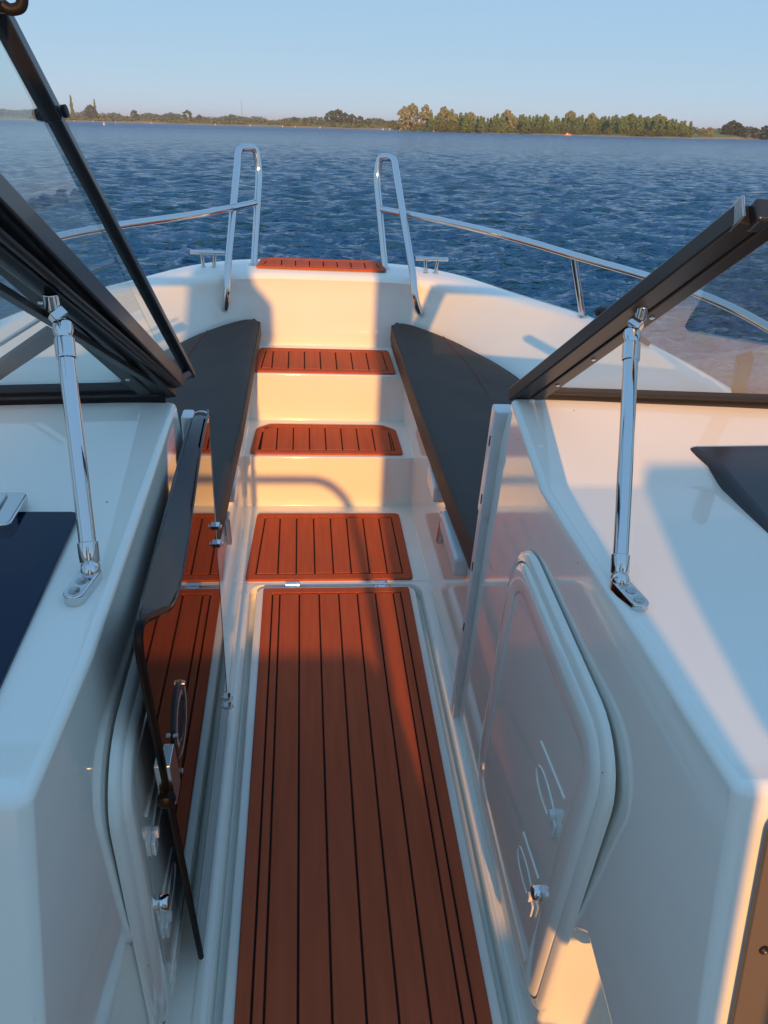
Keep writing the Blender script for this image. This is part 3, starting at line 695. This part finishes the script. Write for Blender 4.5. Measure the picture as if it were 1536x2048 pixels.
# the calm remainder of the lake, all round
ex = []; exf = []
ring_r = [1.0, 3, 8, 20, 60, 200, 600, 2000, 9000]; base = len(co); na = 64
for r in ring_r:
    for k in range(na + 1):
        a = math.radians(49.5 + 261.0*k/na); ex.append((r*math.sin(a), r*math.cos(a), -.03))
for i in range(len(ring_r)-1):
    for k in range(na): exf.append((base+i*(na+1)+k, base+(i+1)*(na+1)+k, base+(i+1)*(na+1)+k+1, base+i*(na+1)+k+1))
b2 = base + len(ex)
for r in (2400, 9000):
    for k in range(25): a = math.radians(-50 + 100.0*k/24); ex.append((r*math.sin(a), r*math.cos(a), -.3))
for k in range(24): exf.append((b2+k, b2+k+1, b2+25+k+1, b2+25+k)[::-1])
co = np.concatenate([co, np.array(ex, np.float32)]); q = np.concatenate([q, np.array(exf, np.int64)])
me = bpy.data.meshes.new('water')
me.vertices.add(len(co)); me.vertices.foreach_set('co', co.ravel())
me.loops.add(len(q)*4); me.loops.foreach_set('vertex_index', q.ravel().astype(np.int32))
me.polygons.add(len(q)); me.polygons.foreach_set('loop_start', np.arange(0, len(q)*4, 4, dtype=np.int32))
me.polygons.foreach_set('use_smooth', np.ones(len(q), bool)); me.update(calc_edges=True); me.validate()
wm = bpy.data.materials.new('lake_water'); wm.use_nodes = True
N, L = wm.node_tree.nodes, wm.node_tree.links
b = N['Principled BSDF']; b.inputs['Base Color'].default_value = (.012, .090, .21, 1); b.inputs['Roughness'].default_value = .07; b.inputs['IOR'].default_value = 1.31
tc = N.new('ShaderNodeTexCoord'); prev = None
for sc, st, ds, sx in ((12.0, .8, .03, .7), (4.0, 1.0, .13, .5), (1.5, 1.0, .60, .38), (.6, 1.0, 1.1, .3)):
    mp = N.new('ShaderNodeMapping'); mp.inputs['Scale'].default_value = (sx, 1, 1)
    n_ = N.new('ShaderNodeTexNoise'); n_.inputs['Scale'].default_value = sc; n_.inputs['Detail'].default_value = 5; n_.inputs['Roughness'].default_value = .6
    bp = N.new('ShaderNodeBump'); bp.inputs['Strength'].default_value = st; bp.inputs['Distance'].default_value = ds
    L.new(tc.outputs['Object'], mp.inputs[0]); L.new(mp.outputs[0], n_.inputs['Vector']); L.new(n_.outputs['Fac'], bp.inputs['Height'])
    if prev: L.new(prev.outputs[0], bp.inputs['Normal'])
    prev = bp
L.new(prev.outputs[0], b.inputs['Normal'])
# unresolved ripples: slope spread grows with distance out on the lake
ln = N.new('ShaderNodeVectorMath'); ln.operation = 'LENGTH'; L.new(tc.outputs['Object'], ln.inputs[0])
mr = N.new('ShaderNodeMapRange'); mr.inputs['From Min'].default_value = 10; mr.inputs['From Max'].default_value = 350; mr.inputs['To Min'].default_value = .07; mr.inputs['To Max'].default_value = .32
L.new(ln.outputs['Value'], mr.inputs['Value']); L.new(mr.outputs['Result'], b.inputs['Roughness'])
me.materials.append(wm)
wo = bpy.data.objects.new('water', me); COL.objects.link(wo); tag(wo, 'rippled blue lake water around the boat', None, None, 'structure')

# ================================================================== FAR SHORE
CW = cam.matrix_world.copy(); CI = CW.inverted()
def dirpx(u, v):
    d = CW.to_3x3() @ Vector((u-768, 1024-v, -1540)); return d.normalized()
def at_bearing(u, v, D):                     # ground point at horizontal distance D seen in column u
    d = dirpx(u, v); h = Vector((d.x, d.y, 0)).normalized(); return Vector((h.x*D, h.y*D, 0))
# horizontal distance of the waterline along the far shore: (column, distance)
SH = [(-500, 1300), (0, 1150), (140, 1000), (400, 820), (620, 700), (800, 560), (900, 500), (1050, 480), (1250, 470), (1390, 480), (1460, 560), (1600, 620), (2100, 700)]
def shore_d(u):
    for (a, da), (b, db) in zip(SH[:-1], SH[1:]):
        if a <= u <= b: return da + (db-da)*(u-a)/(b-a)
    return SH[-1][1]
def hv(u): return 235 + u*.0244
GRASS = mat('bank_grass', (.20, .26, .08), .95, 0, .1, 0, None, (.02, (.15, .19, .07), 1.0))
SAND = mat('bank_sand', (.42, .31, .19), .95, 0, .1, 0, None, (.05, (.25, .19, .11), .8))
m = MB(); rowsS = []; rowsG = []
for i, u in enumerate(range(-500, 2101, 13)):
    D = shore_d(u) + 6*math.sin(i*.7) + 4*math.sin(i*1.9+1)
    isl = 1.0 if 790 < u < 1400 else 0.0
    f = lambda dd, z: (lambda p: Vector((p.x, p.y, z)))(at_bearing(u, hv(u), D+dd))
    s_h = .5 if isl else 1.1 + .25*math.sin(i*.33)
    g_h = 1.2 if isl else 3.2 + .5*math.sin(i*.21)
    rowsS.append([f(-3, -.4), f(0, .15), f(10, s_h)]); rowsG.append([f(9.8, s_h-.05), f(25, s_h+.8), f(60, g_h), f(400, g_h+.5), f(2500, g_h+.6)])
m.loft(rowsS); o = m.build('shore_sand', SAND); tag(o, 'pale sandy waterline of the far shore', None, None, 'structure')
m = MB(); m.loft(rowsG); o = m.build('shore_land', GRASS); tag(o, 'grassy bank of the far shore', None, None, 'structure')

# tree kinds: crowns of many small leaf clumps on limbs
BARK = mat('bark', (.10, .075, .05), .9)
def leafmat(n, c1, c2):
    return mat(n, c1, .75, 0, .15, 0, None, (.9, c2, 1.0))
def crown(name, lm, seed, h, prof, clumps, leaf, low=.06):
    """prof(t) radius along height 0..1; clumps of leaf quads spread through the volume"""
    r = random.Random(seed); m = MB()
    for c in range(clumps):
        t = low + (1-low)*r.random()**.85; a = r.uniform(0, 6.283); R = prof(t)
        q = R*math.sqrt(r.uniform(.15, 1))*r.uniform(.75, 1.12)
        c0 = Vector((q*math.cos(a), q*math.sin(a), t*h)); cr = h*r.uniform(.045, .085)
        for l in range(26):
            d = Vector((r.gauss(0, 1), r.gauss(0, 1), r.gauss(0, 1))).normalized(); p = c0 + d*cr*r.uniform(.55, 1.05)
            nrm = (d + Vector((r.gauss(0, .4), r.gauss(0, .4), r.gauss(0, .4)))).normalized(); u = nrm.orthogonal().normalized(); u = Matrix.Rotation(r.uniform(0, 6.28), 3, nrm) @ u; v = nrm.cross(u)
            s_ = leaf*r.uniform(.6, 1.4)
            m.add([p-u*s_-v*s_*.6, p+u*s_-v*s_*.6, p+u*s_*.7+v*s_*.7, p-u*s_*.7+v*s_*.7], [(0, 1, 2, 3)])
    me = bpy.data.meshes.new(name); me.from_pydata(m.v, [], m.f); me.materials.append(lm)
    return me
def trunkmesh(h, r0):
    m = MB(); m.tube([(0, 0, -.3), (r0*.3, 0, h*.35), (0, r0*.3, h*.75)], [r0, r0*.7, r0*.25], 7)
    rr_ = random.Random(int(h*10))
    for k in range(6):
        z = h*rr_.uniform(.2, .6); a = k*1.05; m.tube([(0, 0, z), (h*.09*math.cos(a), h*.09*math.sin(a), z+h*.10), (h*.17*math.cos(a), h*.17*math.sin(a), z+h*.22)], [r0*.4, r0*.28, r0*.1], 5)
    me = bpy.data.meshes.new('trunk'); me.from_pydata(m.v, [], m.f); me.materials.append(BARK); return me
K = {}
def kind(key, label, group, lm, h, prof, cl, leaf, seeds, low=.06):
    K[key] = (label, group, [(crown('crown', lm, s_, h, prof, cl, leaf, low), trunkmesh(h*.9, h*.022)) for s_ in seeds], h)
gold = leafmat('willow_leaves', (.31, .34, .20), (.22, .25, .14)); olive = leafmat('poplar_leaves', (.17, .27, .10), (.11, .19, .07))
green = leafmat('bush_leaves', (.17, .21, .07), (.10, .14, .05)); dark = leafmat('dark_leaves', (.065, .095, .06), (.04, .065, .045)); farg = leafmat('far_leaves', (.085, .14, .085), (.06, .10, .07))
round_ = lambda k: (lambda t: k*math.sqrt(max(0, 1-(2*t-.95)**2))*(1.0) + .02)
colp = lambda k: (lambda t: k*(.5 + .5*math.sin(math.pi*min(1, t*1.25+.1)))*(1 if t < .7 else max(.15, (1-t)/.3)))
kind('willow', 'pale golden willow on the wooded spit across the lake', 'pale willows on the far spit', gold, 12, round_(4.0), 80, .42, (1, 2, 3))
kind('poplar', 'slim olive green poplar in the tree row across the lake', 'poplars in the row on the far spit', olive, 12, colp(2.3), 70, .36, (4, 5, 6, 7))
kind('bush', 'low green bush at the water line of the far spit', 'bushes along the far waterline', green, 4, round_(2.4), 40, .22, (8, 9), .0)
kind('darktree', 'dark round tree at the right end of the far shore', 'dark round trees at the right end of the shore', dark, 12, round_(6.0), 90, .5, (10, 11))
kind('fartree', 'round green tree on the distant left bank', 'round green trees on the left bank', farg, 14, round_(6.5), 80, .55, (12, 13), .02)
rt_ = random.Random(5)
def plant(key, u, D, px_h, name='tree', label=None, group=True, wid=1.0):
    lab, grp, var, h0 = K[key]
    p = at_bearing(u, hv(u), D); hh = px_h/1540*D/math.cos(math.atan((1024-250)/1540))/1.0
    hh *= math.hypot(1540, 774)/1540*.86; sc = hh/h0
    cm, tm = rt_.choice(var)
    o = empty(name); o.location = (p.x, p.y, .3); o.scale = (sc*wid, sc*wid, sc); o.rotation_euler = (0, 0, rt_.uniform(0, 6.28))
    c = bpy.data.objects.new('crown', cm); COL.objects.link(c); c.parent = o
    t = bpy.data.objects.new('trunk', tm); COL.objects.link(t); t.parent = o
    tag(o, label or lab, 'bush' if name == 'bush' else 'tree', grp if not label else None)
    return o
# wooded spit, columns 800-1395
for u, h, kk in ((808, 30, 'willow'), (824, 34, 'willow'), (850, 33, 'willow'), (886, 32, 'willow'), (902, 28, 'willow'), (940, 26, 'willow'), (1012, 30, 'willow'), (1022, 24, 'willow'), (1138, 30, 'willow'), (1180, 28, 'willow'), (1254, 27, 'willow'), (1312, 28, 'willow'), (1322, 26, 'willow')):
    plant(kk, u, 515 + rt_.uniform(-12, 12), h*1.12, 'willow_tree')
u = 862
while u < 1384:
    hb = 24 - 9*max(0, (u-1300)/85) + (3 if u > 1200 else 0) + rt_.uniform(-4, 4)
    plant('poplar', u, 505 + rt_.uniform(-18, 30), hb, 'poplar_tree', wid=1.15); u += rt_.uniform(4.5, 8.5)
u = 832
while u < 1395:
    plant('bush', u, 490 + rt_.uniform(-6, 8), rt_.uniform(7, 12), 'bush', wid=1.4); u += rt_.uniform(11, 20)
for u, h in ((1372, 14), (1404, 14), (1418, 15)): plant('willow', u, 530, h, 'willow_tree', wid=1.4)
for u, h in ((1462, 24), (1452, 20), (1474, 20), (1488, 15), (1508, 15), (1528, 18), (1540, 15), (1560, 18), (1590, 22), (1630, 20)): plant('darktree', u, 590 + rt_.uniform(-8, 8), h, 'round_tree', wid=1.1)
# clump at column 650-730 and solitary trees on the left bank
for u, h, wd in ((664, 24, 1.2), (676, 26, 1.2), (690, 22, 1.2), (704, 20, 1.1), (720, 18, 1.1), (736, 15, 1.1), (546, 0, 1)):
    if h: plant('fartree', u, 720, h, 'round_tree', 'round olive green tree in the clump left of the wooded spit' , wid=wd)['group'] = 'olive trees in the clump left of the spit'
for u, h in ((376, 19), (270, 17), (400, 13), (184, 22), (590-0, 14), (612, 13), (770, 12), (785, 13)): plant('fartree', u, 1000 if u < 420 else 800, h, 'round_tree')
p_ = plant('poplar', 147, 1010, 34, 'poplar_tree', 'narrow dark tree standing tallest at the far left of the bank', wid=.45)
p_ = plant('poplar', 193, 1010, 30, 'poplar_tree', 'thin pointed tree behind the second clump on the left bank', wid=.45)
# far-off wood as one mass
m = MB(); r = random.Random(3)
for u in np.arange(-420, 2100, 1.9):
    if 1000 < u < 1020: pass
    D = shore_d(u)*1.25 + 150 + r.uniform(-30, 60); p = at_bearing(u, hv(u), D)
    hpx = 8.8 + 2.0*math.sin(u*.043) + 1.5*math.sin(u*.11+1) + r.uniform(-1, 1.5); H = hpx/1540*D*1.05; W = H*.55
    for c in range(34):
        a = r.uniform(0, 6.28); t = r.uniform(.0, 1); q_ = W*math.sqrt(max(.02, 1-(t*1.3-.5)**2*1.2))*r.uniform(.5, 1)
        c0 = p + Vector((q_*math.cos(a), q_*math.sin(a), 2 + t*H)); s_ = H*.075*r.uniform(.6, 1.5)
        d = Vector((math.cos(a), math.sin(a), r.uniform(-.3, 1.0))).normalized() ; uu = d.orthogonal().normalized(); vv = d.cross(uu)
        m.add([c0-uu*s_-vv*s_, c0+uu*s_-vv*s_, c0+uu*s_+vv*s_, c0-uu*s_+vv*s_], [(0, 1, 2, 3)])
me = bpy.data.meshes.new('far_wood'); me.from_pydata(m.v, [], m.f); me.materials.append(farg)
o = bpy.data.objects.new('far_wood', me); COL.objects.link(o); tag(o, 'distant belt of woodland behind the far shore', 'woodland', None, 'stuff')
# scrub on the left bank
m = MB()
for i in range(900):
    u = r.uniform(60, 830); D = shore_d(u) + r.uniform(12, 60); p = at_bearing(u, hv(u), D); s0 = D*.0016*r.uniform(.6, 1.7)
    for c in range(10):
        d = Vector((r.gauss(0, 1), r.gauss(0, 1), abs(r.gauss(0, .8)))).normalized(); c0 = p + Vector((0, 0, 1.2 + .03*(D-shore_d(u)))) + Vector((d.x*1.8, d.y*1.8, d.z))*s0
        uu = d.orthogonal().normalized()*s0*.5; vv = d.cross(uu)
        m.add([c0-uu-vv, c0+uu-vv, c0+uu+vv, c0-uu+vv], [(0, 1, 2, 3)])
me = bpy.data.meshes.new('bank_scrub'); me.from_pydata(m.v, [], m.f); me.materials.append(leafmat('scrub_leaves', (.15, .16, .05), (.09, .11, .035)))
o = bpy.data.objects.new('bank_scrub', me); COL.objects.link(o); tag(o, 'low scrub and reeds growing along the left bank', 'scrub', None, 'stuff')

ORD = ['leftmost', 'second from the left', 'third from the left', 'fourth from the left', 'fifth from the left', 'sixth from the left', 'seventh from the left', 'eighth from the left',
       'eighth from the right', 'seventh from the right', 'sixth from the right', 'fifth from the right', 'fourth from the right', 'third from the right', 'second from the right', 'rightmost']
def ordinals(group, text):
    L_ = sorted([o for o in COL.objects if o.get('group') == group], key=lambda o: o.location.x/max(1, o.location.y))
    n = len(L_)
    for i, o in enumerate(L_):
        o['label'] = text % (ORD[i] if i < (n+1)//2 else ORD[16-(n-i)])
ordinals('pale willows on the far spit', 'pale golden willow on the wooded spit, %s of the willows')
ordinals('dark round trees at the right end of the shore', 'dark round tree near the right frame edge, %s of them')
ordinals('round green trees on the left bank', 'round green tree on the distant left bank, %s of them')
ordinals('olive trees in the clump left of the spit', 'olive tree in the clump left of the spit, %s of six')
WHITEB = mat('white_paint', (.8, .8, .78), .5); ORP = mat('orange_paint', (.75, .22, .06), .5); GREYM = mat('mast_grey', (.2, .2, .2), .6)
def buoy(u, D, s_, label, group=None):
    p = at_bearing(u, hv(u), D); m = MB(); lathe(m, (p.x, p.y, -.2*s_), (0, 0, 1), [(0, .1*s_), (.15*s_, .42*s_), (.5*s_, .48*s_), (.8*s_, .25*s_), (1.6*s_, .12*s_), (1.7*s_, 0)], 14)
    o = m.build('buoy', WHITEB); tag(o, label, 'buoy', group)
buoy(207, 390, .9, 'white marker buoy floating off the left bank')
for u in (148, 186, 231, 302, 500, 430, 565, 590, 640, 766, 780, 800, 868):
    buoy(u, shore_d(u)*.97, 1.0, 'tiny white buoy close to the far waterline', 'white buoys along the far waterline')
p = at_bearing(485, hv(485), 900); m = MB(); m.tube([(p.x, p.y, 0), (p.x, p.y, 24)], [.22, .10], 8)
for z in (12, 16, 20): m.tube([(p.x-.8, p.y, z), (p.x+.8, p.y, z)], .07, 5)
o = m.build('mast', GREYM); tag(o, 'thin grey radio mast rising behind the left bank', 'mast')
p = at_bearing(1137, hv(1137), 440)
bt = empty('small_boat', (p.x, p.y, 0)); bt.scale = (.55, .55, .55); tag(bt, 'small orange and white work boat near the wooded spit', 'boat')
m = MB(); m.loft([[Vector((x, y*wd, z)) for y, z in ((-1, .9), (-.7, -.2), (.7, -.2), (1, .9))] for x, wd in ((-3.6, .9), (-1, 1.1), (2.2, .9), (3.6, .12))]); m.box((-3.4, -.85, .5), (2.4, .85, .72)); m.build('hull', ORP, bt)
m = MB(); m.box((-1.8, -.7, .72), (.2, .7, 2.0)); m.box((1.2, -.5, .72), (2.0, .5, 1.5)); m.build('cabin', WHITEB, bt, bevel=.08)
m = MB(); m.box((-1.0, -.15, 2.0), (-.7, .15, 2.7)); m.box((-3.2, -.6, .72), (-2.3, .6, 1.4)); m.build('deck_gear', ORP, bt, bevel=.03)

# the evening air: thin even haze over the lake
m = MB(); m.box((-9600, -9600, -8), (9600, 9600, 30)); hz = m.build('haze', GEL, smooth=False); tag(hz, 'thin pale evening haze over the lake', 'haze', None, 'stuff')
hm = bpy.data.materials.new('haze_air'); hm.use_nodes = True; hn = hm.node_tree.nodes; hn.remove(hn['Principled BSDF'])
pv = hn.new('ShaderNodeVolumePrincipled'); pv.inputs['Density'].default_value = 0.00022; pv.inputs['Color'].default_value = (.95, .92, .88, 1); pv.inputs['Anisotropy'].default_value = 0.0
hm.node_tree.links.new(pv.outputs[0], hn['Material Output'].inputs['Volume']); hz.data.materials.clear(); hz.data.materials.append(hm)
